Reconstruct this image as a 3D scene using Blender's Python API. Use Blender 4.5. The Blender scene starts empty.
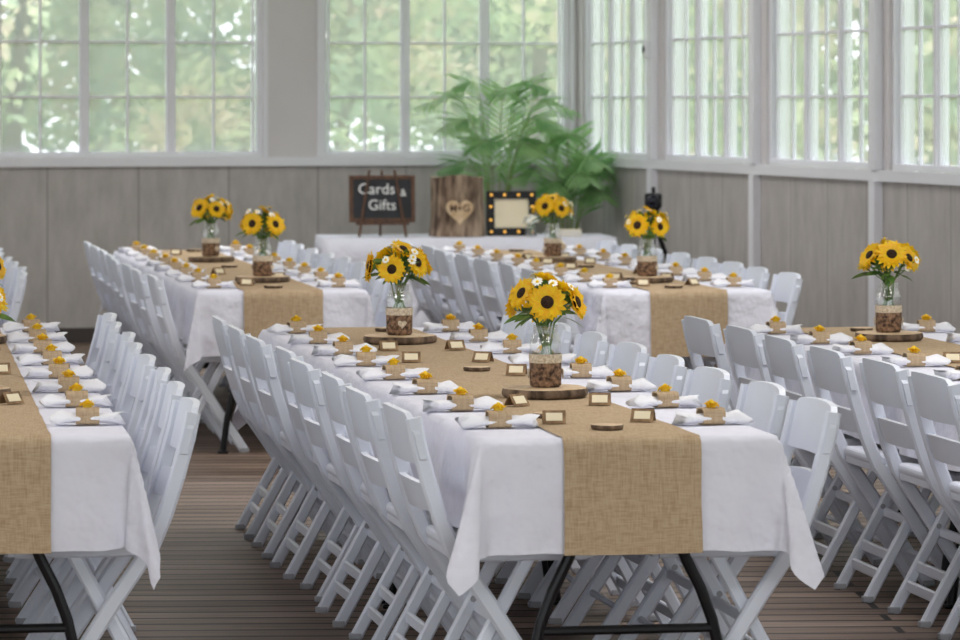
import bpy, bmesh, math, random
from mathutils import Vector, Matrix, noise
random.seed(7)
R=random.Random(11)
scene=bpy.context.scene
def srgb(r,g,b):
    f=lambda c:(c/255/12.92) if c/255<=0.04045 else ((c/255+0.055)/1.055)**2.4
    return (f(r),f(g),f(b),1.0)
# ---------------------------------------------------------------- materials
def newmat(name):
    m=bpy.data.materials.new(name); m.use_nodes=True
    nt=m.node_tree; b=nt.nodes['Principled BSDF']; return m,nt,b
def mat(name,col,rough=0.6,var=0.0,vscale=8,col2=None,bump=0.0,bscale=60,stretch=(1,1,1),metal=0.0,spec=None,bdist=0.01):
    m,nt,b=newmat(name)
    b.inputs['Roughness'].default_value=rough
    b.inputs['Metallic'].default_value=metal
    if spec is not None: b.inputs['Specular IOR Level'].default_value=spec
    b.inputs['Base Color'].default_value=col
    tc=nt.nodes.new('ShaderNodeTexCoord'); mp=nt.nodes.new('ShaderNodeMapping')
    mp.inputs['Scale'].default_value=stretch
    nt.links.new(tc.outputs['Object'],mp.inputs['Vector'])
    if col2 is not None or var>0:
        n=nt.nodes.new('ShaderNodeTexNoise'); n.inputs['Scale'].default_value=vscale; n.inputs['Detail'].default_value=4
        nt.links.new(mp.outputs[0],n.inputs['Vector'])
        cr=nt.nodes.new('ShaderNodeValToRGB')
        c2=col2 if col2 is not None else tuple([c*(1-var) for c in col[:3]])+(1,)
        cr.color_ramp.elements[0].position=0.35; cr.color_ramp.elements[0].color=c2
        cr.color_ramp.elements[1].position=0.65; cr.color_ramp.elements[1].color=col
        nt.links.new(n.outputs['Fac'],cr.inputs['Fac']); nt.links.new(cr.outputs['Color'],b.inputs['Base Color'])
    if bump>0:
        n2=nt.nodes.new('ShaderNodeTexNoise'); n2.inputs['Scale'].default_value=bscale; n2.inputs['Detail'].default_value=3
        nt.links.new(mp.outputs[0],n2.inputs['Vector'])
        bp=nt.nodes.new('ShaderNodeBump'); bp.inputs['Strength'].default_value=bump; bp.inputs['Distance'].default_value=bdist
        nt.links.new(n2.outputs['Fac'],bp.inputs['Height']); nt.links.new(bp.outputs[0],b.inputs['Normal'])
    return m
M_cloth=mat('linen_white',srgb(236,236,248),0.85,0.03,5,bump=0.9,bscale=7,spec=0.15,bdist=0.035)
M_cloth2=mat('linen_white_napkin',srgb(244,244,250),0.85,bump=0.3,bscale=60,spec=0.15)
M_chair=mat('white_resin',srgb(224,229,241),0.36,0.03,6)
M_seat=mat('white_vinyl_pad',srgb(222,226,238),0.45)
M_black=mat('black_metal',srgb(18,18,22),0.35,metal=0.3)
M_plast=mat('table_plastic',srgb(205,205,205),0.6,bump=0.1,bscale=200)
M_rub=mat('grey_rubber',srgb(165,166,172),0.7)
M_trim=mat('white_paint_trim',srgb(230,230,236),0.5,0.04,3)
M_upper=mat('upper_wall_paint',srgb(212,208,209),0.7,0.05,2)
M_ceil=mat('ceiling_paint',srgb(230,228,225),0.8,0.05,2)
M_base=mat('dark_baseboard_paint',srgb(70,62,60),0.7,0.2,4)
M_cent=mat('sunflower_center',srgb(70,42,16),0.9,col2=srgb(34,19,9),vscale=250,bump=1,bscale=400)
M_green=mat('leaf_green',srgb(112,146,68),0.5,col2=srgb(62,98,40),vscale=30)
M_wpet=mat('white_petal',srgb(248,248,242),0.6)
M_ycore=mat('daisy_core',srgb(253,214,54),0.7)
M_bark=mat('bark',srgb(138,116,96),0.9,col2=srgb(62,48,38),vscale=22,bump=1.0,bscale=40,stretch=(1,1,0.25))
M_bark2=mat('stump_bark',srgb(172,150,128),0.9,col2=srgb(78,60,48),vscale=20,bump=1.0,bscale=34,stretch=(1,1,0.3))
M_wrap=mat('bark_wrap',srgb(160,126,98),0.85,col2=srgb(56,36,27),vscale=75,bump=0.6,bscale=120)
M_lace=mat('lace_band',srgb(230,216,196),0.8,col2=srgb(190,170,142),vscale=160,bump=0.5,bscale=200)
M_wood=mat('cut_wood',srgb(222,198,164),0.7,col2=srgb(198,166,128),vscale=30)
M_woodd=mat('dark_stained_wood',srgb(104,72,50),0.6,col2=srgb(70,46,32),vscale=14,stretch=(6,1,1))
M_slate=mat('chalkboard_slate',srgb(50,52,56),0.8,0.3,9)
M_chalk=mat('chalk',srgb(238,238,236),0.9)
M_kraft=mat('kraft_card',srgb(158,128,94),0.8,col2=srgb(118,92,66),vscale=50)
M_cream=mat('cream_paper',srgb(240,228,198),0.7)
M_soil=mat('soil',srgb(48,36,28),1.0,bump=0.6)
M_pot=mat('ceramic_pot',srgb(205,200,192),0.4)
def leafmat(name,c1,c2,sc,tr=.5):
    m,nt,b=newmat(name); N=nt.nodes.new; L=nt.links.new
    tc=N('ShaderNodeTexCoord'); n=N('ShaderNodeTexNoise'); n.inputs['Scale'].default_value=sc; L(tc.outputs['Object'],n.inputs['Vector'])
    cr=N('ShaderNodeValToRGB'); cr.color_ramp.elements[0].position=.35; cr.color_ramp.elements[1].position=.65; cr.color_ramp.elements[0].color=c2; cr.color_ramp.elements[1].color=c1
    L(n.outputs['Fac'],cr.inputs[0]); L(cr.outputs[0],b.inputs['Base Color']); b.inputs['Roughness'].default_value=.45
    t=N('ShaderNodeBsdfTranslucent'); L(cr.outputs[0],t.inputs[0]); mx=N('ShaderNodeMixShader'); mx.inputs[0].default_value=tr
    L(b.outputs[0],mx.inputs[1]); L(t.outputs[0],mx.inputs[2]); L(mx.outputs[0],nt.nodes['Material Output'].inputs[0]); return m
M_palm=leafmat('palm_leaf',srgb(176,212,150),srgb(108,162,98),4)
M_petal=leafmat('sunflower_petal',srgb(255,222,30),srgb(254,200,10),60,.35)
M_yel=leafmat('yellow_bloom',srgb(255,228,60),srgb(255,210,34),200,.4)
M_palm2=mat('palm_stem',srgb(140,160,85),0.5)
M_lens=mat('lens_glass',srgb(20,24,40),0.08)
def emis(name,col,s):
    m,nt,b=newmat(name); b.inputs['Base Color'].default_value=col
    b.inputs['Emission Color'].default_value=col; b.inputs['Emission Strength'].default_value=s; return m
M_bulb=emis('warm_bulb',srgb(255,190,80),0.9)
def burlap():
    m,nt,b=newmat('burlap'); b.inputs['Roughness'].default_value=0.95; b.inputs['Specular IOR Level'].default_value=0.1
    tc=nt.nodes.new('ShaderNodeTexCoord'); N=nt.nodes.new; L=nt.links.new
    sep=N('ShaderNodeSeparateXYZ'); L(tc.outputs['Object'],sep.inputs[0])
    add=N('ShaderNodeMath'); add.operation='ADD'; L(sep.outputs['Y'],add.inputs[0]); L(sep.outputs['Z'],add.inputs[1])
    def stripes(src,freq):
        a=N('ShaderNodeMath'); a.operation='MULTIPLY'; L(src,a.inputs[0]); a.inputs[1].default_value=freq
        s=N('ShaderNodeMath'); s.operation='SINE'; L(a.outputs[0],s.inputs[0]); return s.outputs[0]
    s1=stripes(sep.outputs['X'],1100); s2=stripes(add.outputs[0],1100)
    mu=N('ShaderNodeMath'); mu.operation='MULTIPLY'; L(s1,mu.inputs[0]); L(s2,mu.inputs[1])
    def nz(sc,scale):
        mp=N('ShaderNodeMapping'); mp.inputs['Scale'].default_value=sc; L(tc.outputs['Object'],mp.inputs[0])
        n=N('ShaderNodeTexNoise'); n.inputs['Scale'].default_value=scale; n.inputs['Detail'].default_value=3; L(mp.outputs[0],n.inputs['Vector']); return n.outputs['Fac']
    na=nz((14,1,1),26); nb=nz((1,14,14),26)
    a1=N('ShaderNodeMath'); a1.operation='ADD'; L(na,a1.inputs[0]); L(nb,a1.inputs[1])
    a2=N('ShaderNodeMath'); a2.operation='MULTIPLY_ADD'; L(mu.outputs[0],a2.inputs[0]); a2.inputs[1].default_value=0.10; L(a1.outputs[0],a2.inputs[2])
    cr=N('ShaderNodeValToRGB')
    cr.color_ramp.elements[0].position=0.64; cr.color_ramp.elements[1].position=1.02
    h=N('ShaderNodeMath'); h.operation='MULTIPLY'; L(a2.outputs[0],h.inputs[0]); h.inputs[1].default_value=0.86
    cr.color_ramp.elements[0].color=srgb(170,144,114); cr.color_ramp.elements[1].color=srgb(196,174,145)
    L(h.outputs[0],cr.inputs[0]); L(cr.outputs[0],b.inputs['Base Color'])
    bp=N('ShaderNodeBump'); bp.inputs['Strength'].default_value=0.2; bp.inputs['Distance'].default_value=0.002
    L(a2.outputs[0],bp.inputs['Height']); L(bp.outputs[0],b.inputs['Normal'])
    return m
M_burlap=burlap()
def glassmat(name,haze,gl=0.08):
    m=bpy.data.materials.new(name); m.use_nodes=True; nt=m.node_tree; nt.nodes.clear(); N=nt.nodes.new; L=nt.links.new
    o=N('ShaderNodeOutputMaterial'); t=N('ShaderNodeBsdfTransparent'); g=N('ShaderNodeBsdfGlossy'); g.inputs['Roughness'].default_value=0.03
    d=N('ShaderNodeBsdfTranslucent'); d.inputs['Color'].default_value=(0.95,0.98,1,1)
    m1=N('ShaderNodeMixShader'); m1.inputs[0].default_value=gl; L(t.outputs[0],m1.inputs[1]); L(g.outputs[0],m1.inputs[2])
    m2=N('ShaderNodeMixShader'); m2.inputs[0].default_value=haze; L(m1.outputs[0],m2.inputs[1]); L(d.outputs[0],m2.inputs[2])
    L(m2.outputs[0],o.inputs[0]); return m
M_glass=glassmat('window_glass',0.28,0.04); M_jar=glassmat('jar_glass',0.06,0.16)
def floor_mat():
    m,nt,b=newmat('weathered_deck_boards'); N=nt.nodes.new; L=nt.links.new
    tc=N('ShaderNodeTexCoord'); mp0=N('ShaderNodeMapping'); L(tc.outputs['Object'],mp0.inputs[0]); mp0.inputs['Rotation'].default_value=(0,0,math.radians(13))
    br=N('ShaderNodeTexBrick'); L(mp0.outputs[0],br.inputs['Vector'])
    br.inputs['Scale'].default_value=1; br.inputs['Brick Width'].default_value=3.1; br.inputs['Row Height'].default_value=0.14
    br.inputs['Mortar Size'].default_value=0.014; br.inputs['Mortar Smooth'].default_value=0.3
    br.inputs['Color1'].default_value=srgb(158,138,124); br.inputs['Color2'].default_value=srgb(116,98,86); br.inputs['Mortar'].default_value=srgb(38,30,26)
    mp=N('ShaderNodeMapping'); mp.inputs['Scale'].default_value=(0.8,14,1); L(mp0.outputs[0],mp.inputs[0])
    n=N('ShaderNodeTexNoise'); n.inputs['Scale'].default_value=3; n.inputs['Detail'].default_value=6; L(mp.outputs[0],n.inputs['Vector'])
    cr=N('ShaderNodeValToRGB'); cr.color_ramp.elements[0].position=0.3; cr.color_ramp.elements[0].color=(0.5,0.48,0.46,1); cr.color_ramp.elements[1].position=0.7; cr.color_ramp.elements[1].color=(1.15,1.12,1.10,1)
    L(n.outputs['Fac'],cr.inputs[0])
    mx=N('ShaderNodeMix'); mx.data_type='RGBA'; mx.blend_type='MULTIPLY'; mx.inputs[0].default_value=1
    L(br.outputs['Color'],mx.inputs[6]); L(cr.outputs[0],mx.inputs[7]); L(mx.outputs[2],b.inputs['Base Color'])
    b.inputs['Roughness'].default_value=0.55; b.inputs['Specular IOR Level'].default_value=0.3
    bp=N('ShaderNodeBump'); bp.inputs['Strength'].default_value=0.5; bp.inputs['Distance'].default_value=0.01; bp.invert=True
    L(br.outputs['Fac'],bp.inputs['Height']); L(bp.outputs[0],b.inputs['Normal'])
    return m
M_floor=floor_mat()
def wains_mat():
    m,nt,b=newmat('weathered_wainscot'); N=nt.nodes.new; L=nt.links.new
    tc=N('ShaderNodeTexCoord'); sep=N('ShaderNodeSeparateXYZ'); L(tc.outputs['Object'],sep.inputs[0])
    ad=N('ShaderNodeMath'); ad.operation='ADD'; L(sep.outputs['X'],ad.inputs[0]); L(sep.outputs['Y'],ad.inputs[1])
    fr=N('ShaderNodeMath'); fr.operation='MULTIPLY'; L(ad.outputs[0],fr.inputs[0]); fr.inputs[1].default_value=1/0.61
    pf=N('ShaderNodeMath'); pf.operation='FRACT'; L(fr.outputs[0],pf.inputs[0])
    lt=N('ShaderNodeMath'); lt.operation='LESS_THAN'; L(pf.outputs[0],lt.inputs[0]); lt.inputs[1].default_value=0.018
    mp=N('ShaderNodeMapping'); mp.inputs['Scale'].default_value=(4,4,1.2); L(tc.outputs['Object'],mp.inputs[0])
    n=N('ShaderNodeTexNoise'); n.inputs['Scale'].default_value=2.2; n.inputs['Detail'].default_value=8; n.inputs['Roughness'].default_value=.65; L(mp.outputs[0],n.inputs['Vector'])
    cr=N('ShaderNodeValToRGB'); cr.color_ramp.elements[0].position=0.3; cr.color_ramp.elements[0].color=srgb(164,159,156); cr.color_ramp.elements[1].position=0.72; cr.color_ramp.elements[1].color=srgb(192,187,184)
    L(n.outputs['Fac'],cr.inputs[0])
    mx=N('ShaderNodeMix'); mx.data_type='RGBA'; L(lt.outputs[0],mx.inputs[0]); L(cr.outputs[0],mx.inputs[6]); mx.inputs[7].default_value=srgb(146,140,137)
    L(mx.outputs[2],b.inputs['Base Color']); b.inputs['Roughness'].default_value=0.7
    bp=N('ShaderNodeBump'); bp.inputs['Strength'].default_value=0.15; bp.inputs['Distance'].default_value=0.01
    L(n.outputs['Fac'],bp.inputs['Height']); L(bp.outputs[0],b.inputs['Normal'])
    return m
M_wains=wains_mat()
def leaf_out():
    m=bpy.data.materials.new('outdoor_leaves'); m.use_nodes=True; nt=m.node_tree; nt.nodes.clear(); N=nt.nodes.new; L=nt.links.new
    o=N('ShaderNodeOutputMaterial'); d=N('ShaderNodeBsdfDiffuse'); t=N('ShaderNodeBsdfTranslucent'); mx=N('ShaderNodeMixShader'); mx.inputs[0].default_value=0.45
    g=N('ShaderNodeNewGeometry'); n=N('ShaderNodeTexNoise'); n.inputs['Scale'].default_value=1.1; n.inputs['Detail'].default_value=4; L(g.outputs['Position'],n.inputs['Vector'])
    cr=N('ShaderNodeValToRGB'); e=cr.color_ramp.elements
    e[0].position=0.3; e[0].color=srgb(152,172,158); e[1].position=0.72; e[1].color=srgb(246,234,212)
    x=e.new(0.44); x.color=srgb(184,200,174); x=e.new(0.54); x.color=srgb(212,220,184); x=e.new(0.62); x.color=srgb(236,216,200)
    L(n.outputs['Fac'],cr.inputs[0]); L(cr.outputs[0],d.inputs[0]); L(cr.outputs[0],t.inputs[0])
    L(d.outputs[0],mx.inputs[1]); L(t.outputs[0],mx.inputs[2]); L(mx.outputs[0],o.inputs[0]); return m
M_leafo=leaf_out()
M_grass=mat('grass',srgb(140,165,105),0.9,0.3,2)
# ---------------------------------------------------------------- mesh builder
class MB:
    def __init__(s): s.v=[];s.f=[];s.m=[];s.s=[]
    def add(s,geo,mi=0,M=None,smooth=False):
        v,f=geo; o=len(s.v)
        for p in v:
            q=Vector(p); s.v.append(tuple(M@q) if M is not None else tuple(q))
        for a in f: s.f.append([i+o for i in a]); s.m.append(mi); s.s.append(smooth)
    def mesh(s,name,mats):
        me=bpy.data.meshes.new(name); me.from_pydata(s.v,[],s.f)
        for m in mats: me.materials.append(m)
        me.polygons.foreach_set('material_index',s.m); me.polygons.foreach_set('use_smooth',s.s); me.update(); return me
def place(name,me,M=None,parent=None):
    o=bpy.data.objects.new(name,me); scene.collection.objects.link(o)
    if parent: o.parent=parent
    if M is not None: o.matrix_world=M if not parent else parent.matrix_world@M
    return o
_bc={}
def box(sx,sy,sz,bev=0.0,seg=2):
    k=(sx,sy,sz,bev,seg)
    if k in _bc: return _bc[k]
    bm=bmesh.new(); bmesh.ops.create_cube(bm,size=1)
    bmesh.ops.scale(bm,vec=(sx,sy,sz),verts=bm.verts)
    if bev>0: bmesh.ops.bevel(bm,geom=bm.edges[:],offset=bev,segments=seg,affect='EDGES',profile=0.5)
    bm.verts.index_update(); g=([v.co.copy() for v in bm.verts],[[v.index for v in f.verts] for f in bm.faces]); bm.free(); _bc[k]=g; return g
def T(x,y,z): return Matrix.Translation((x,y,z))
def RX(a): return Matrix.Rotation(a,4,'X')
def RY(a): return Matrix.Rotation(a,4,'Y')
def RZ(a): return Matrix.Rotation(a,4,'Z')
def sweep(path,sec,side=Vector((1,0,0)),scales=None):
    path=[Vector(p) for p in path]; v=[];f=[];n=len(sec)
    for i,p in enumerate(path):
        t=(path[min(i+1,len(path)-1)]-path[max(i-1,0)]).normalized()
        s=(side-t*side.dot(t)); s=s.normalized() if s.length>1e-4 else t.orthogonal().normalized()
        u=t.cross(s); k=scales[i] if scales else 1
        for a,b in sec: v.append(p+s*a*k+u*b*k)
    for i in range(len(path)-1):
        for j in range(n): f.append([i*n+j,i*n+(j+1)%n,(i+1)*n+(j+1)%n,(i+1)*n+j])
    f.append(list(range(n))[::-1]); f.append([(len(path)-1)*n+j for j in range(n)])
    return v,f
def circ(r,n=8): return [(r*math.cos(2*math.pi*i/n),r*math.sin(2*math.pi*i/n)) for i in range(n)]
def rrect(w,h,c): 
    w/=2;h/=2
    return [(w,-h+c),(w,h-c),(w-c,h),(-w+c,h),(-w,h-c),(-w,-h+c),(-w+c,-h),(w-c,-h)]
def tube(path,r,n=8,scales=None,side=Vector((1,0,0))): return sweep(path,circ(r,n),side,scales)
def lathe(prof,n=20,jit=None):
    v=[];f=[];m=len(prof)
    for i in range(n):
        a=2*math.pi*i/n; k=jit(a) if jit else 1
        for r,z in prof: v.append((r*k*math.cos(a),r*k*math.sin(a),z))
    for i in range(n):
        for j in range(m-1):
            a=i*m+j;b=((i+1)%n)*m+j; f.append([a,b,b+1,a+1])
    return v,f
def align(d,roll=0):
    d=Vector(d).normalized(); return d.to_track_quat('Z','Y').to_matrix().to_4x4()@RZ(roll)
def textgeo(s,size,ext=0.001,bold=0.0):
    cu=bpy.data.curves.new('t','FONT'); cu.body=s; cu.size=size; cu.extrude=ext; cu.offset=bold; cu.align_x='CENTER'; cu.align_y='CENTER'; cu.resolution_u=4
    ob=bpy.data.objects.new('t',cu); scene.collection.objects.link(ob); dg=bpy.context.evaluated_depsgraph_get(); dg.update()
    me=bpy.data.meshes.new_from_object(ob.evaluated_get(dg)); g=([v.co.copy() for v in me.vertices],[list(p.vertices) for p in me.polygons])
    bpy.data.objects.remove(ob); bpy.data.curves.remove(cu); bpy.data.meshes.remove(me); return g
# ---------------------------------------------------------------- room frame
TH=math.radians(15.3); RM=T(0.67,26.7,0)@RZ(TH)
H=3.6; SILL=1.165; WT=3.05
def bx(mb,x0,x1,y0,y1,z0,z1,mi=0,bev=0.0): mb.add(box(round(x1-x0,4),round(y1-y0,4),round(z1-z0,4),bev,1),mi,T((x0+x1)/2,(y0+y1)/2,(z0+z1)/2))
fl=MB(); bx(fl,-13.2,0.15,-29,0.15,-0.15,0); place('floor',fl.mesh('floor',[M_floor]),RM)
ce=MB(); bx(ce,-13.2,0.15,-29,0.15,H,H+0.12); place('ceiling',ce.mesh('ceiling',[M_ceil]),RM)
def wall_with_windows(name,length,openings,M):
    mb=MB(); bx(mb,-length,0,0,0.15,0,SILL,0)
    bx(mb,-length,0,0,0.15,WT,H,1)
    xs=sorted(openings,reverse=True); cur=0
    for a,b in xs:
        if cur-a>0.001: bx(mb,a,cur,0,0.15,SILL,WT,1)
        cur=b
    if cur>-length: bx(mb,-length,cur,0,0.15,SILL,WT,1)
    return place(name,mb.mesh(name,[M_wains,M_upper]),M)
wn=[0]
def window(w,M,z0=SILL+0.06,z1=WT,lights=3):
    wn[0]+=1; mb=MB(); d0,d1=0.02,0.11; fw=0.035
    bx(mb,-w/2,-w/2+fw,d0,d1,z0,z1); bx(mb,w/2-fw,w/2,d0,d1,z0,z1)
    bx(mb,-w/2+fw,w/2-fw,d0,d1,z0,z0+fw); bx(mb,-w/2+fw,w/2-fw,d0,d1,z1-fw,z1)
    iw=w-2*fw; lw=iw/lights; 
    for i in range(1,lights): x=-w/2+fw+lw*i; bx(mb,x-0.020,x+0.020,d0+0.01,d1-0.005,z0+fw,z1-fw)
    for i in range(lights):
        xc=-w/2+fw+lw*(i+.5); a=xc-lw/2+0.020; b=xc+lw/2-0.020
        bx(mb,a,a+0.012,0.045,0.08,z0+fw,z1-fw); bx(mb,b-0.012,b,0.045,0.08,z0+fw,z1-fw)
        bx(mb,xc-0.008,xc+0.008,0.05,0.075,z0+fw,z1-fw)
        k=1
        while z0+fw+0.365*k<z1-fw-0.1:
            z=z0+fw+0.365*k; bx(mb,a+0.012,b-0.012,0.052,0.073,z-0.008,z+0.008); k+=1
    mb.add(([(-w/2+fw,0.064,z0+fw),(w/2-fw,0.064,z0+fw),(w/2-fw,0.064,z1-fw),(-w/2+fw,0.064,z1-fw)],[[0,1,2,3]]),1)
    nm='window_%d'%wn[0]; place(nm,mb.mesh(nm,[M_trim,M_glass]),M)
ops=[(-0.056,-1.80),(-2.20,-4.02),(-4.42,-6.155),(-6.595,-8.335),(-8.775,-10.515)]
wall_with_windows('wall_back',13.2,ops,RM)
for a,b in ops: window(a-b,RM@T((a+b)/2,0,0))
RW=RM@RZ(math.radians(-90))
L0=29.0
posts=[1.74+1.98*i for i in range(14)]
rops=[]; prev=0.0
for p in posts: 
    a=prev+(0.10 if prev==0 else 0.13); b=p-0.13
    rops.append((a,b)); prev=p
def wall_pos(name,length,opn,M):
    mb=MB(); bx(mb,0,length,0,0.15,0,SILL,0); bx(mb,0,length,0,0.15,WT,H,1); cur=0
    for a,b in opn: bx(mb,cur,a,0,0.15,SILL,WT,1); cur=b
    bx(mb,cur,length,0,0.15,SILL,WT,1); return place(name,mb.mesh(name,[M_wains,M_upper]),M)
wall_pos('wall_right',L0,rops,RW)
for a,b in rops: window(b-a,RW@T((a+b)/2,0,0))
LW=RM@T(-13.2,-29,0)@RZ(math.radians(90))
lops=[(1.0+2.3*i,2.8+2.3*i) for i in range(12)]
wall_pos('wall_left',29.0,lops,LW)
for a,b in lops: window(b-a,LW@T((a+b)/2,0,0))
def trim(name,M,boxes,m=M_trim):
    mb=MB()
    for b in boxes: bx(mb,*b)
    place(name,mb.mesh(name,[m]),M)
trim('trim_1',RM,[(-13.2,-0.04,-0.035,0,SILL,SILL+0.06)])
trim('trim_2',RW,[(0.04,L0,-0.035,0,SILL,SILL+0.06)])
trim('trim_3',RW,[(p-0.045,p+0.045,-0.05,-0.001,0,SILL-0.001) for p in posts]+[(p-0.045,p+0.045,-0.05,-0.001,SILL+0.061,H) for p in posts])
trim('trim_4',RM,[(-0.05,-0.0,-0.05,-0.0,0.0,SILL-0.001)])
trim('trim_5',RM,[(b-0.03,b+0.0,-0.012,0.0,SILL+0.061,WT) for a,b in ops]+[(a,a+0.03,-0.012,0.0,SILL+0.061,WT) for a,b in ops])
trim('baseboard_back',RM,[(-13.2,-0.06,-0.02,0,0,0.10)],M_base)
trim('baseboard_right',RW,[(posts[i]+0.046 if i>=0 else 0.03,posts[i+1]-0.046,-0.02,0,0,0.10) for i in range(-1,13)],M_base)
sw=MB(); sw.add(box(0.07,0.03,0.11,0.006),0,T(0,0,0)); sw.add(box(0.02,0.014,0.04,0.003),1,T(0,-0.02,0))
place('light_switch',sw.mesh('light_switch',[M_trim,M_black]),RW@T(posts[0],-0.066,1.93))
# ---------------------------------------------------------------- chair
def make_chair():
    mb=MB(); pts=[(-.235,.785),(-.222,.72),(-.195,.62),(-.163,.52),(-.13,.44),(-.04,.31),(.06,.155),(.16,0.0)]
    sec=rrect(.026,.042,.007)
    for sx in(-1,1):
        mb.add(sweep([(sx*.2,y,z) for y,z in pts],sec),0)
        mb.add(sweep([(sx*.168,.08,.43),(sx*.168,-.045,.20),(sx*.168,-.155,0)],rrect(.024,.036,.006)),0)
        mb.add(tube([(sx*.155,-.01,.27),(sx*.21,-.01,.27)],.009,8,side=Vector((0,0,1))),1)
        mb.add(box(.03,.04,.02,.004),1,T(sx*.2,.156,.01)); mb.add(box(.028,.036,.02,.004),1,T(sx*.168,-.153,.01))
        mb.add(sweep([(sx*.182,-.12,.425),(sx*.182,.225,.425)],rrect(.022,.03,.005)),0)
    mb.add(box(.37,.375,.034,.014,3),2,T(0,.05,.452))
    mb.add(box(.37,.02,.035,.005),0,T(0,.235,.43)); mb.add(box(.36,.02,.03,.005),0,T(0,-.122,.43))
    def slat(z0,z1,wd,rnd):
        v=[];f=[];n=18
        def yat(z):
            for i in range(len(pts)-1):
                if pts[i][1]>=z>=pts[i+1][1]:
                    t=(pts[i][1]-z)/(pts[i][1]-pts[i+1][1]); return pts[i][0]+(pts[i+1][0]-pts[i][0])*t
            return pts[0][0]
        for i in range(n+1):
            u=-1+2*i/n; x=u*wd/2; cut=rnd*max(0,(abs(u)-.72)/.28)**2.2
            bend=-.024*(1-u*u)
            zt=z1-cut+ .008*(1-u*u); zb=z0+cut*.3
            yt=yat(min(zt,.785))+bend; yb=yat(zb)+bend
            for off in(-.009,.009): v.append((x,yt+off,zt)); v.append((x,yb+off,zb))
        for i in range(n):
            a=i*4;b=a+4
            f+= [[a,a+1,b+1,b],[a+2,b+2,b+3,a+3],[a,b,b+2,a+2],[a+1,a+3,b+3,b+1]]
        f+=[[0,2,3,1],[n*4,n*4+1,n*4+3,n*4+2]]
        mb.add((v,f),0)
    slat(.665,.795,.44,.05); slat(.54,.61,.375,.0)
    mb.add(tube([(-.2,.083,.12),(.2,.083,.12)],.010,8,side=Vector((0,0,1))),0)
    mb.add(sweep([(-.2,-.0,.25),(.2,-.0,.25)],rrect(.03,.016,.004),Vector((0,0,1))),0)
    mb.add(sweep([(-.168,-.108,.085),(.168,-.108,.085)],rrect(.035,.016,.004),Vector((0,0,1))),0)
    mb.add(sweep([(-.168,-.075,.145),(.168,-.075,.145)],rrect(.035,.016,.004),Vector((0,0,1))),0)
    return mb.mesh('folding_chair',[M_chair,M_rub,M_seat])
ME_chair=make_chair()
# ---------------------------------------------------------------- table + cloth
def make_table(L=2.44,W=.76):
    mb=MB(); mb.add(box(W-.01,L-.01,.045,.012,2),0,T(0,L/2,.7115))
    LY=.052
    for y in(LY,L-LY):
        s=1 if y<1 else -1
        for sx in(-1,1):
            mb.add(tube([(sx*.10,y,.69),(sx*.115,y,.56),(sx*.135,y,.47),(sx*.155,y,.42),(sx*.195,y,.34),(sx*.225,y,.26),(sx*.25,y,.15),(sx*.268,y,.012)],.0150,10,side=Vector((0,1,0))),1)
            mb.add(box(.05,.04,.012,.004),1,T(sx*.268,y,.006))
        mb.add(tube([(-.233,y,.238),(.233,y,.238)],.012,10,side=Vector((0,0,1))),1)
        mb.add(tube([(-.13,y,.50),(.13,y,.50)],.010,10,side=Vector((0,0,1))),1)
        mb.add(tube([(-.2,y,.685),(.2,y,.685)],.014,10,side=Vector((0,0,1))),1)
        mb.add(tube([(0,y,.50),(0,y+s*.4,.69)],.010,8),1)
    for sx in(-1,1): mb.add(box(.02,L-.3,.03,.003),1,T(sx*.33,L/2,.676))
    return mb.mesh('folding_banquet_table',[M_plast,M_black])
ME_table=make_table()
def cloth_pos(u,v,L,W,fd,sd,seed,flat=False):
    du=max(0,abs(u)-W/2); dv=max(0,-v,v-L); r=math.hypot(du,dv); su=1 if u>0 else -1; sv=-1 if v<0 else 1
    x=max(-W/2,min(W/2,u)); y=max(0,min(L,v)); z=.737
    z+=.0015*noise.noise(Vector((u*5,v*5,seed)))
    if r>0:
        c=min(du,dv)/max(du,dv)
        cx=du/r; cy=dv/r
        wave=noise.noise(Vector((x*4+seed,y*3.2,seed)))
        wr=noise.noise(Vector((x*11+seed,y*8,z*3+r*5)))
        if cy>cx:
            edge=max(0,(abs(x)-.17)/.21)
            base=.05*r; wv=.06*r/.3*wave*(0.15+abs(u)/W*1.6)+edge*(.018*math.sin(x*46+seed*2)+.02*wr)*r/.3
        else: base=.08*r; wv=r/.3*(.03*wave+.016*math.sin(y*13+seed)+.012*wr)
        th=math.atan2(dv,du)
        fl=base*(1-c)+.34*r*c+wv*(1-c)
        fold=.06*r/.4*math.sin(th*10+seed)*c**.5
        out=.010*(1-math.exp(-r/.01))+fl
        x+=su*(cx*out + fold*cy*.6); y+=sv*(cy*out - fold*cx*.6)
        hem=.010*noise.noise(Vector((u*5,v*5,seed+9)))*r/.3
        z-= max(0,r*.985-.004)+(0 if flat else hem)
    return Vector((x,y,z))
def make_cloth(L,W,fd,bd,sd,seed):
    us=[]; n=int(W/.03); 
    for i in range(12,0,-1): us.append(-W/2-sd*i/12)
    us+= [-W/2+W*i/n for i in range(n+1)]
    us+= [W/2+sd*i/12 for i in range(1,13)]
    vs=[-fd*i/14 for i in range(14,0,-1)]; m=int(L/.05); vs+=[L*i/m for i in range(m+1)]; vs+=[L+bd*i/14 for i in range(1,15)]
    v=[cloth_pos(u,w,L,W,fd,sd,seed) for w in vs for u in us]; k=len(us)
    f=[[j*k+i,j*k+i+1,(j+1)*k+i+1,(j+1)*k+i] for j in range(len(vs)-1) for i in range(k-1)]
    mb=MB(); mb.add((v,f),0,None,True); return mb.mesh('tablecloth',[M_cloth])
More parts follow.
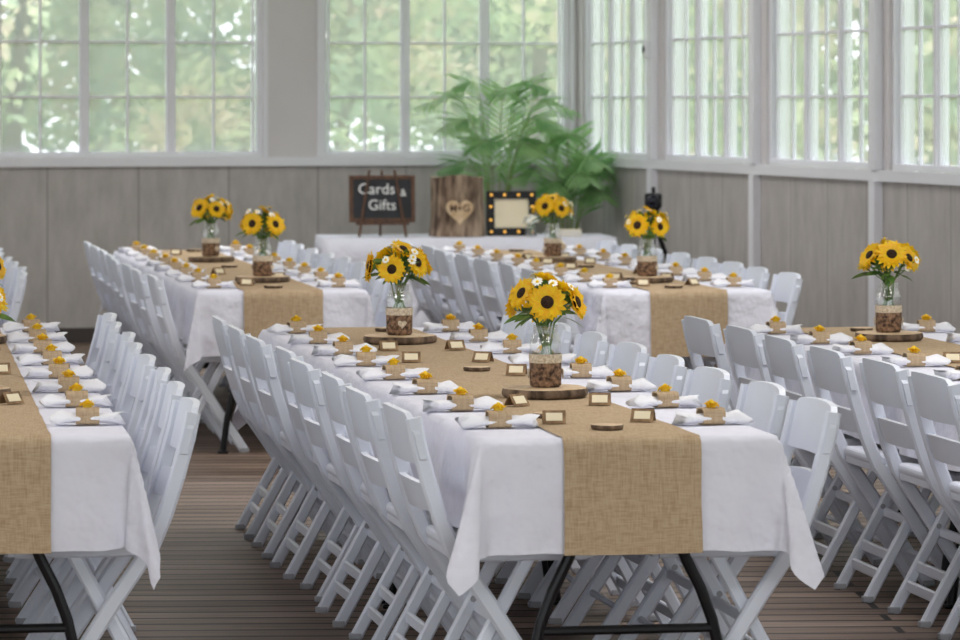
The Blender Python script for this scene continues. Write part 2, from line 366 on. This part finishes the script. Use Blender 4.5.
def make_runner(L,W,rw,fd,bd,seed):
    us=[-rw/2+rw*i/14 for i in range(15)]
    vs=[-fd*i/14 for i in range(14,0,-1)]; m=int(L/.05); vs+=[L*i/m for i in range(m+1)]; vs+=[L+bd*i/14 for i in range(1,15)]
    v=[]
    for w in vs:
        for u in us:
            p=cloth_pos(u+.004*noise.noise(Vector((w*6,u,seed))),w,L,W,fd,.3,seed,True)
            if w<0: p.y-=.007+.025*(-w)
            elif w>L: p.y+=.007+.025*(w-L)
            p.z+=.004; v.append(p)
    k=15; f=[[j*k+i,j*k+i+1,(j+1)*k+i+1,(j+1)*k+i] for j in range(len(vs)-1) for i in range(k-1)]
    mb=MB(); mb.add((v,f),0,None,True); return mb.mesh('burlap_table_runner',[M_burlap])
# ---------------------------------------------------------------- flowers
def bloom(mb,M,Rd,r0,n,mi,w,lift=.15,rings=1,droop=0,inner=.14):
    for k in range(rings):
        for i in range(n):
            a=2*math.pi*(i+.5*k)/n+R.uniform(-.08,.08); RR=Rd*(1-inner*k)*R.uniform(.9,1.06); zz=.15*k*Rd
            mid=r0+(RR-r0)*.5
            pts=[(r0*.8,-w*.45,zz),(r0*.8,w*.45,zz),(mid,w,zz+lift*Rd*.7),(mid,-w,zz+lift*Rd*.7),(mid,0,zz+lift*Rd*.5),(RR,0,zz+lift*Rd*R.uniform(-.4,1.4)-droop*Rd),(r0*.8,0,zz-.02*Rd),
                 (r0+(RR-r0)*.8,w*.65,zz+lift*Rd*.8),(r0+(RR-r0)*.8,-w*.65,zz+lift*Rd*.8)]
            mb.add((pts,[[0,6,4,3],[6,1,2,4],[3,4,5,8],[4,2,7,5]]),mi,M@RZ(a),True)
def dome(r,h,n=12): return lathe([(r,-h*.3),(r*.98,h*.2),(r*.75,h*.7),(r*.4,h*.95),(0.0001,h)],n)
def leaf(mb,M,L,W,mi,curl=.2):
    pts=[];f=[];n=5
    for i in range(n+1):
        t=i/n; w=W*math.sin(math.pi*min(1,t*.93+.07))**.8*(1 if t<1 else 0); z=-curl*L*t*t
        pts+= [(L*t,-w,z+.15*w),(L*t,0,z),(L*t,w,z+.15*w)]
    for i in range(n):
        a=i*3; f+=[[a,a+1,a+4,a+3],[a+1,a+2,a+5,a+4]]
    mb.add((pts,f),mi,M,True)
def make_centerpiece(seed):
    global R
    R=random.Random(seed); mb=MB()
    mats=[M_petal,M_cent,M_green,M_wpet,M_jar,M_wrap,M_lace,M_ycore,M_bark,M_wood,M_trim]
    ph=R.uniform(0,6); jit=lambda a:1+.05*math.sin(2*a+ph)+.03*math.sin(5*a+ph*2)
    mb.add(lathe([(.0001,0),(.118,0),(.126,.006),(.128,.014),(.124,.026)],36,jit),8,None,True)
    mb.add(lathe([(.124,.026),(.118,.028),(.0001,.028)],36,jit),9)
    z0=.029
    J=T(0,0,z0)
    mb.add(lathe([(.0001,.0),(.040,0),(.046,.006),(.047,.05),(.047,.078),(.045,.080)],24),5,J,True)
    mb.add(lathe([(.048,.070),(.0485,.072),(.0485,.094),(.048,.096)],24),6,J,True)
    mb.add(lathe([(.046,.080),(.0465,.128),(.040,.148),(.035,.153),(.035,.176),(.037,.178),(.033,.178),(.033,.154),(.044,.126)],24),4,J,True)
    for zz in(.158,.164,.170): mb.add(lathe([(.0352,zz-.0015),(.0368,zz),(.0352,zz+.0015)],24),4,J,True)
    hp=[]; 
    for i in range(20):
        t=2*math.pi*i/20; hp.append((.016*math.sin(t)**3,(13*math.cos(t)-5*math.cos(2*t)-2*math.cos(3*t)-math.cos(4*t))/16*.016))
    for a in (0,math.pi):
        mb.add(([(x,-.0485,z+.040) for x,z in hp]+[(x,-.0515,z+.040) for x,z in hp],[list(range(20,40))]+[[i,(i+1)%20,20+(i+1)%20,20+i] for i in range(20)]),6,J@RZ(a))
    heads=[]
    n=6; zc=.222+z0
    for i in range(n):
        a=2*math.pi*i/n+R.uniform(-.15,.15); el=R.uniform(.12,.65)
        d=Vector((math.cos(a)*math.cos(el),math.sin(a)*math.cos(el),math.sin(el))); rad=R.uniform(.080,.100)
        heads.append((Vector((0,0,zc))+d*rad+Vector((0,0,R.uniform(-.01,.012))),d,R.uniform(.054,.064)))
    heads.append((Vector((.01,-.01,.30+z0)),Vector((.3,-.5,.8)),.050))
    for p,d,r in heads:
        A=T(*p)@align(d,R.uniform(0,6))
        bloom(mb,A,r,r*.30,19,0,r*.145,.14,2)
        mb.add(dome(r*.36,r*.2,14),1,A@T(0,0,r*.08),True)
        mb.add(lathe([(r*.4,-.002),(r*.15,-.012),(.003,-.016)],8),2,A,True)
        mb.add(tube([Vector((R.uniform(-.012,.012),R.uniform(-.012,.012),z0+.085)),Vector((p.x*.3,p.y*.3,z0+.185)),p-d*.01],.0032,6),2)
    for i in range(13):
        a=R.uniform(0,6.28); el=R.uniform(-.1,1.4)
        d=Vector((math.cos(a)*math.cos(el),math.sin(a)*math.cos(el),math.sin(el))); p=Vector((0,0,zc))+d*R.uniform(.09,.125)
        A=T(*p)@align(d,0); r=R.uniform(.014,.019)
        bloom(mb,A,r,.004,11,3,.0036,.1,1); mb.add(dome(.005,.005,8),7,A,True)
        mb.add(tube([Vector((0,0,z0+.17)),p],.0018,5),2)
    for i in range(38):
        a=R.uniform(0,6.28); el=R.uniform(-.25,1.2)
        d=Vector((math.cos(a)*math.cos(el),math.sin(a)*math.cos(el),math.sin(el))); p=Vector((0,0,zc-.012))+d*R.uniform(.02,.06)
        rot=d.to_track_quat('X','Z').to_matrix().to_4x4()
        leaf(mb,T(*p)@rot@RX(R.uniform(-.7,.7)),R.uniform(.05,.08),R.uniform(.009,.016),2,.3)
    for i in range(6):
        a=R.uniform(0,6.28); mb.add(tube([(math.cos(a)*.025,math.sin(a)*.025,z0+.082),(-math.cos(a)*.015,-math.sin(a)*.015,z0+.185)],.003,6),2)
    return mb.mesh('sunflower_centerpiece',mats)
ME_cp=[make_centerpiece(s) for s in (3,9,21)]
def make_napkin(seed):
    global R
    R=random.Random(seed); mb=MB(); v=[];f=[];nx=16;n=16
    for i in range(nx+1):
        t=-1+2*i/nx; x=t*(.084+.006*seed); r=.013+.008*abs(t)**1.3+.0015*R.uniform(-1,1)
        for j in range(n):
            a=2*math.pi*j/n; k=1+.18*math.sin(3*a+t*2+seed)*abs(t)
            z=r*.85*k*math.sin(a)+.017; v.append((x+.014*math.sin(2*a+seed)*abs(t),r*2.2*k*math.cos(a),max(z,.0005)))
    for i in range(nx):
        for j in range(n): f.append([i*n+j,(i+1)*n+j,(i+1)*n+(j+1)%n,i*n+(j+1)%n])
    f.append(list(range(n))); f.append([nx*n+j for j in range(n)][::-1]); mb.add((v,f),0,None,True)
    bv=[];bf=[]
    sg=lambda q:math.copysign(abs(q)**.55,q)
    for i,(x,r) in enumerate([(-.030,.019),(-.031,.0225),(0,.0228),(.031,.0225),(.030,.019)]):
        for j in range(24):
            a=2*math.pi*j/24; bv.append((x,r*1.35*sg(math.cos(a)),max(r*sg(math.sin(a))+.0225,0.0)))
    for i in range(4):
        for j in range(24): bf.append([i*24+j,(i+1)*24+j,(i+1)*24+(j+1)%24,i*24+(j+1)%24])
    mb.add((bv,bf),1,None,False)
    A=T(0,-.003,.047)
    mb.add(dome(.013,.016,14),2,A@T(0,0,.002),True)
    bloom(mb,A@RX(.25),.023,.004,14,2,.0055,.38,3,0,.2); mb.add(dome(.007,.008,10),3,A@T(0,0,.012),True)
    return mb.mesh('napkin_roll',[M_cloth2,M_burlap,M_yel,M_ycore,M_green])
ME_nap=[make_napkin(s) for s in(1,2)]
def make_card():
    mb=MB(); 
    for s in(-1,1): 
        mb.add(box(.062,.0015,.040,0),0,T(0,s*.0110,.0180)@RX(s*.60))
        mb.add(box(.044,.0008,.024,0),1,T(0,s*.0124,.0188)@RX(s*.60))
    return mb.mesh('place_card',[M_kraft,M_cream])
ME_card=make_card()
cm=MB(); cm.add(lathe([(.0001,0),(.040,0),(.043,.005),(.042,.012)],24,lambda a:1+.05*math.sin(3*a)),0,None,True); cm.add(lathe([(.042,.012),(.0001,.0125)],24,lambda a:1+.05*math.sin(3*a)),1)
ME_coast=cm.mesh('wood_slice_coaster',[M_bark,M_wood])
# ---------------------------------------------------------------- banquet runs
def run(xp,zfront,vpx,seed,vases,drop=.30):
    Y=10*zfront; X=(xp-480)/3900*Y
    ang=math.atan2((480-vpx)/3900,1); M=T(X,Y,0)@RZ(ang); rr=random.Random(seed); L=4.88
    place('folding_banquet_table',ME_table,M); place('folding_banquet_table',ME_table,M@T(0,2.44,0))
    place('tablecloth',make_cloth(L,.765,drop,drop,.258,seed),M)
    place('burlap_table_runner',make_runner(L,.765,.36,drop+.008,drop+.008,seed),M)
    coast=((.20,-.02),(.60,-.10),(2.44,.02),(4.6,.05))
    for s in(-1,1):
        for i in range(8):
            y=.315+.607*i
            place('folding_chair',ME_chair,M@T(s*(.318+rr.uniform(-.008,.03)),y+rr.uniform(-.012,.012),0)@RZ(s*math.pi/2+rr.uniform(-.03,.03)))
            place('napkin_roll',ME_nap[rr.randrange(2)],M@T(s*(.289+rr.uniform(-.004,.006)),y+rr.uniform(-.03,.03),.7395)@RZ(rr.uniform(-.14,.14)+(math.pi if rr.random()<.5 else 0)))
            yc=y+.10+rr.uniform(-.03,.03)
            if rr.random()<.55 and min(abs(yc-a) for a,_ in vases)>.2 and min(abs(yc-a) for a,_ in coast)>.11: place('place_card',ME_card,M@T(s*(.115+rr.uniform(-.012,.012)),yc,.7425)@RZ(rr.uniform(-.7,.7)))
    for k,(yy,xx) in enumerate(vases):
        place('sunflower_centerpiece',ME_cp[(seed+k)%3],M@T(xx,yy,.7425)@RZ(rr.uniform(0,6)))
    for yy,xx in coast:
        place('wood_slice_coaster',ME_coast,M@T(xx,yy,.7425))
    return M
run(631,1.0,-195,1,[(1.33,.03),(3.89,-.01)])
run(1322,1.0,-195,2,[(1.33,0),(4.06,0)])
run(-20,1.0,-110,3,[(1.33,0),(3.85,.06)])
run(283,1.77,-195,4,[(.80,0),(3.2,0)])
run(688,1.77,-195,5,[(.78,-.02),(3.2,-.01)])
run(-100,1.77,-160,6,[(.8,0),(3.2,0)])
# ---------------------------------------------------------------- gift table
GM=T(-.10,24.9,0)@RZ(math.radians(6))
def gift_cloth():
    W,D,h=1.84,.76,.738; mb=MB(); v=[];f=[]; per=[]
    def seg(a,b,k): return [(a[0]+(b[0]-a[0])*i/k,a[1]+(b[1]-a[1])*i/k) for i in range(k)]
    c=[(-W/2,-D/2),(W/2,-D/2),(W/2,D/2),(-W/2,D/2)]
    per=seg(c[0],c[1],50)+seg(c[1],c[2],22)+seg(c[2],c[3],50)+seg(c[3],c[0],22); n=len(per)
    for k in range(9):
        t=k/8; z=h*(1-t)+.012*t
        for i,(x,y) in enumerate(per):
            w=t*(.025*math.sin(i*.9)+.02*math.sin(i*.37+1))+.05*t+.006
            d=Vector((x/W*2,y/D*2)); ex=Vector((1 if abs(d.x)>.999 else 0,1 if abs(d.y)>.999 else 0))
            v.append((x+math.copysign(w,x)*ex.x,y+math.copysign(w,y)*ex.y,z if k else h))
    for k in range(8):
        for i in range(n): f.append([k*n+i,(k+1)*n+i,(k+1)*n+(i+1)%n,k*n+(i+1)%n])
    f.append(list(range(n))); mb.add((v,f),0,None,True)
    m=mb.mesh('gift_table_cloth',[M_cloth]); 
    m.polygons[len(m.polygons)-1].use_smooth=False
    return m
gt=MB(); gt.add(box(1.82,.74,.04,.01),0,T(0,0,.712))
for x in(-.65,.65):
    for sy in(-1,1): gt.add(tube([(x,sy*.26,.69),(x,sy*.28,.0)],.014,10),1)
    gt.add(tube([(x,-.275,.15),(x,.275,.15)],.012,10),1)
place('gift_table',gt.mesh('gift_table',[M_plast,M_black]),GM)
place('gift_tablecloth',gift_cloth(),GM)
TZ=.740
cb=MB(); A=T(0,0,.09)@RX(-.12)
w,h=.42,.30
cb.add(box(w-.04,.010,h-.04,0),0,A@T(0,0,h/2))
for sx in(-1,1): cb.add(box(.026,.022,h,.003),1,A@T(sx*(w/2-.013),0,h/2))
for zz in(.013,h-.013): cb.add(box(w-.052,.022,.026,.003),1,A@T(0,0,zz))
cb.add(textgeo('Cards',.098),2,A@T(-.035,-.007,h*.70)@RX(math.pi/2))
cb.add(textgeo('&',.065),2,A@T(.135,-.007,h*.62)@RX(math.pi/2))
cb.add(textgeo('Gifts',.094),2,A@T(.0,-.007,h*.36)@RX(math.pi/2))
for sx in(-1,1): cb.add(sweep([(sx*.15,-.035,.0),(sx*.08,.035,.42)],rrect(.016,.016,.003),Vector((1,0,0))),1)
cb.add(sweep([(0,.17,.0),(0,.04,.42)],rrect(.014,.014,.003)),1)
cb.add(box(.34,.035,.014,.002),1,T(0,-.02,.082))
place('chalkboard_sign',cb.mesh('chalkboard_sign',[M_slate,M_woodd,M_chalk]),GM@T(-.535,-.12,TZ))
lg=MB(); jl=lambda a:1+.03*math.sin(3*a+1)+.02*math.sin(7*a)
def bark_log():
    v=[];f=[];n=96;m=30;r=.162;hh=.375
    for k in range(m+1):
        z=hh*k/m
        for i in range(n):
            a=2*math.pi*i/n; q=noise.noise(Vector((math.cos(a)*6,math.sin(a)*6,z*3)))*.5+noise.noise(Vector((math.cos(a)*20,math.sin(a)*20,z*5)))*.8
            rr=r*jl(a)+.014*q+.012*(1-k/m)**3; v.append((rr*math.cos(a),rr*math.sin(a),z+(-.012*math.sin(a)+.006*math.sin(a*3))*(k/m)))
    for k in range(m):
        for i in range(n): f.append([k*n+i,k*n+(i+1)%n,(k+1)*n+(i+1)%n,(k+1)*n+i])
    lg.add((v,f),0,None,True); lg.add((v[m*n:]+[(0,0,hh+.002)],[[i,(i+1)%n,n] for i in range(n)]),1)
    lg.add((v[:n],[list(range(n))[::-1]]),0)
bark_log()
hp=[]
for i in range(36):
    t=2*math.pi*i/36; hp.append((.086*math.sin(t)**3,(13*math.cos(t)-5*math.cos(2*t)-2*math.cos(3*t)-math.cos(4*t))/16*.09))
lg.add(([(x,-.148,z+.165) for x,z in hp]+[(x,-.184,z+.165) for x,z in hp],[list(range(36,72))]+[[i,(i+1)%36,36+(i+1)%36,36+i] for i in range(36)]),1)
lg.add(textgeo('M+G',.062,bold=.001),2,T(0,-.1855,.180)@RX(math.pi/2))
place('log_card_box',lg.mesh('log_card_box',[M_bark2,M_wood,M_woodd]),GM@T(-.055,-.08,TZ))
mq=MB(); w,h=.32,.285
for sx in(-1,1): mq.add(box(.05,.05,h,.004),0,T(sx*(w/2-.025),0,h/2))
for zz in(.025,h-.025): mq.add(box(w-.10,.05,.05,.004),0,T(0,0,zz))
mq.add(box(w-.10,.012,h-.10,0),1,T(0,-.005,h/2)); mq.add(box(w-.02,.008,h-.02,0),0,T(0,.022,h/2))
bl=[(x,z) for z in(.025,h-.025) for x in(-.13,-.045,.045,.13)]+[(sx*.134,z) for sx in(-1,1) for z in(.10,.185)]
for x,z in bl: mq.add(dome(.009,.012,10),2,T(x,-.0255,z)@RX(math.pi/2),True)
place('marquee_light_frame',mq.mesh('marquee_light_frame',[M_black,M_cream,M_bulb]),GM@T(.30,-.02,TZ)@RX(-.05))
R=random.Random(5)
fj=MB(); fj.add(lathe([(.0001,0),(.032,0),(.036,.006),(.036,.065),(.03,.078),(.031,.085)],20),0,None,True)
for i in range(20):
    a=R.uniform(0,6.28); el=R.uniform(.2,1.5); d=Vector((math.cos(a)*math.cos(el),math.sin(a)*math.cos(el),math.sin(el))); p=Vector((0,0,.085))+d*.05
    A=T(*p)@align(d); bloom(fj,A,.022,.005,9,1,.006,.1); fj.add(dome(.005,.005,8),2,A,True); fj.add(tube([Vector((0,0,.02)),p],.0015,5),3)
place('white_flower_jar',fj.mesh('white_flower_jar',[M_jar,M_wpet,M_ycore,M_green]),GM@T(.40,-.24,TZ))
cd=MB()
for i in range(5): cd.add(box(.16,.11,.008,.001),i%2,T(0,0,.004+.0085*i)@RZ(R.uniform(-.2,.2)))
place('guest_card_stack',cd.mesh('guest_card_stack',[M_cream,M_trim]),GM@T(.66,-.1,TZ))
# ---------------------------------------------------------------- palm
RMI=RM.inverted()
def palm(seed,fronds,name,org):
    global R
    R=random.Random(seed); mb=MB()
    def clampw(p,mg):
        q=RMI@(p+org)
        q.x=min(q.x,-mg); q.y=min(q.y,-mg); return RM@q-org
    mb.add(lathe([(.0001,0),(.12,0),(.155,.30),(.17,.31),(.17,.34),(.155,.34),(.15,.30),(.0001,.30)],28),2,None,True)
    mb.add(lathe([(.148,.305),(.0001,.312)],20),3)
    for az,hh,sp in fronds:
        a=math.radians(az); d=Vector((math.cos(a),math.sin(a),0)); b=Vector((math.cos(a)*.04,math.sin(a)*.04,.3)); pts=[]
        for k in range(19):
            t=k/18; z=(hh-.3)*(1-(1-min(t,.75)/.75)**1.6) - .9*sp*max(0,t-.62)**1.6
            pts.append(clampw(b+d*(sp*t**2.1)+Vector((0,0,z)),.16))
        mb.add(tube(pts,.006,6,scales=[1-.8*k/18 for k in range(19)]),1,None,True)
        for k in range(28):
            t=.40+.59*k/27; s=t*18; i0=min(int(s),17); p=pts[i0].lerp(pts[i0+1],s-i0); tg=(pts[i0+1]-pts[i0]).normalized()
            side=tg.cross(Vector((0,0,1)))
            side=side.normalized() if side.length>1e-3 else Vector((1,0,0))
            for sg in(-1,1):
                dd=(side*sg+tg*.9+Vector((0,0,-.10+R.uniform(-.15,.15)))).normalized()
                X=dd; Z=side.cross(tg).normalized(); 
                if Z.z<0: Z=-Z
                Yv=Z.cross(X).normalized(); Z=X.cross(Yv)
                Mx=Matrix(((X.x,Yv.x,Z.x,p.x),(X.y,Yv.y,Z.y,p.y),(X.z,Yv.z,Z.z,p.z),(0,0,0,1)))
                Ls=.24*math.sin(math.pi*(.2+.75*(t-.38)/.62))**.7*R.uniform(.85,1.1)
                o=len(mb.v); leaf(mb,Mx,Ls,.0075,0,.35)
                for q in range(o,len(mb.v)): mb.v[q]=tuple(clampw(Vector(mb.v[q]),.03))
    me=mb.mesh(name,[M_palm,M_palm2,M_pot,M_soil]); place('potted_palm',me,T(*org)); return me
palm(4,[(195,1.66,.52),(225,1.50,.50),(330,1.74,.34),(350,1.62,.50),(280,1.70,.30),(15,1.45,.42),(160,1.74,.28),(215,1.22,.45),(305,1.34,.50),(320,1.52,.56),(250,1.36,.40)],'potted_palm',Vector((.12,25.98,0)))
palm(8,[(200,1.15,.36),(300,1.25,.42),(340,1.20,.45),(250,1.08,.38),(270,1.40,.26),(320,1.04,.45),(20,1.25,.35),(285,1.16,.5),(225,1.34,.34)],'potted_palm_small',Vector((.58,25.92,0)))
# ---------------------------------------------------------------- video camera on tripod
vc=MB(); top=.92
for i in range(3):
    a=2*math.pi*i/3+.5; d=Vector((math.cos(a),math.sin(a),0))
    vc.add(tube([d*.03+Vector((0,0,top-.12)),d*.17+Vector((0,0,.45)),d*.30+Vector((0,0,.01))],.013,8,scales=[1.2,1,.8]),0)
    vc.add(tube([Vector((0,0,.5)),d*.155+Vector((0,0,.5))],.006,6),0)
vc.add(tube([(0,0,.42),(0,0,top)],.014,10),0); vc.add(lathe([(.0001,top-.13),(.04,top-.12),(.04,top-.09),(.02,top-.08)],16),0)
vc.add(box(.07,.08,.055,.008),0,T(0,0,top+.01)); vc.add(tube([(0,.03,top),(.06,.24,top-.06)],.007,8),0)
vc.add(box(.10,.16,.095,.012,3),0,T(0,0,top+.075)); vc.add(tube([(0,-.08,top+.08),(0,-.15,top+.08)],.040,18),0); vc.add(lathe([(.03,0),(.02,.006),(.0001,.009)],18),1,T(0,-.15,top+.08)@RX(math.pi/2),True)
vc.add(box(.02,.10,.02,.004),0,T(0,0,top+.15)); vc.add(box(.02,.02,.04,.003),0,T(0,.04,top+.13)); vc.add(box(.02,.02,.04,.003),0,T(0,-.04,top+.13))
place('video_camera_on_tripod',vc.mesh('video_camera_on_tripod',[M_black,M_lens,M_trim]),T(1.05,23.6,0)@RZ(-.1))
# ---------------------------------------------------------------- outdoors
gp=MB(); gp.add(([(-60,-40,-.6),(60,-40,-.6),(60,90,-.6),(-60,90,-.6)],[[0,1,2,3]])); place('ground_lawn',gp.mesh('ground_lawn',[M_grass]))
def tree(seed,name,h=7,rad=2.6,n=13000):
    rr=random.Random(seed); mb=MB(); mb.add(tube([(0,0,-.6),(.1,0,1),(0,.1,2.6),(.2,0,h*.7)],.09,10,scales=[1.2,1,.8,.3]),1)
    blobs=[]
    for i in range(28):
        a=rr.uniform(0,6.28); q=rad*math.sqrt(rr.random()); z=rr.uniform(-.1,h)*(1 if i%2 else .55); k=1-.5*(z/h)**2
        c=Vector((q*k*math.cos(a),q*k*math.sin(a),z)); blobs.append((c,rr.uniform(.5,1.0)))
    v=[];f=[]
    for i in range(n):
        c,b=blobs[rr.randrange(28)]; d=Vector((rr.gauss(0,1),rr.gauss(0,1),rr.gauss(0,1))).normalized()*b*rr.random()**.4
        p=c+d; s=rr.uniform(.05,.10); u=Vector((rr.gauss(0,1),rr.gauss(0,1),rr.gauss(0,1))).normalized(); w=u.orthogonal().normalized()
        o=len(v); v+=[p-u*s,p+w*s*.6,p+u*s,p-w*s*.6]; f.append([o,o+1,o+2,o+3])
    mb.add((v,f),0); return mb.mesh(name,[M_leafo,M_bark])
TR=[tree(s,'leafy_tree_mesh%d'%s) for s in(1,2,3)]
rr=random.Random(3); k=0
for row,(yy,sp) in enumerate(((37,3.4),(41,3.0),(45,3.0))):
    for i in range(-7,8):
        if row==0 and i%2: continue
        place('leafy_tree',TR[k%3],T(i*sp+rr.uniform(-.8,.8)+row,yy+rr.uniform(-.8,.8)+.25*i*sp*.3,0)@RZ(rr.uniform(0,6))@Matrix.Scale(rr.uniform(.85,1.15),4)); k+=1
for i in range(9): place('leafy_tree',TR[k%3],T(14+rr.uniform(-1,1)-.45*i,2+i*3.6,0)@RZ(rr.uniform(0,6))); k+=1
# ---------------------------------------------------------------- light
w=bpy.data.worlds.new('World'); scene.world=w; w.use_nodes=True; bg=w.node_tree.nodes['Background']
bg.inputs[0].default_value=(0.89,0.94,1.0,1); bg.inputs[1].default_value=2.4
sd=bpy.data.lights.new('sun','SUN'); sd.energy=3.5; sd.angle=.05; sd.color=(1,.96,.88); so=bpy.data.objects.new('sun',sd); scene.collection.objects.link(so)
so.matrix_world=align(Vector((-.45,-.6,.95)))
for i,(lx,ly) in enumerate([(-3,-4),(-9,-4),(-2.6,-9.5),(-8.5,-9.5),(-3,-15),(-8.5,-15),(-4,-20),(-9,-20)]):  # added out-of-view fill lamps: soften and brighten the interior, not actual fixtures
    a=bpy.data.lights.new('overhead_fill','AREA'); a.shape='RECTANGLE'; a.size=2.4; a.size_y=1.2; a.energy=64; a.color=(1.0,0.975,0.97)
    o=bpy.data.objects.new('overhead_fill',a); scene.collection.objects.link(o); o.matrix_world=RM@T(lx,ly,H-.03)
# ---------------------------------------------------------------- camera
cd=bpy.data.cameras.new('camera'); cam=bpy.data.objects.new('camera',cd); scene.collection.objects.link(cam)
cam.location=(0,0,1.6); cam.rotation_euler=(math.pi/2,0,0); cd.sensor_width=36; cd.lens=3900*36/960; cd.shift_y=-219/960
cd.clip_end=300; cd.dof.use_dof=True; cd.dof.focus_distance=12.0; cd.dof.aperture_fstop=7.1
scene.camera=cam
scene.view_settings.view_transform='Standard'
scene.view_settings.exposure=0.08
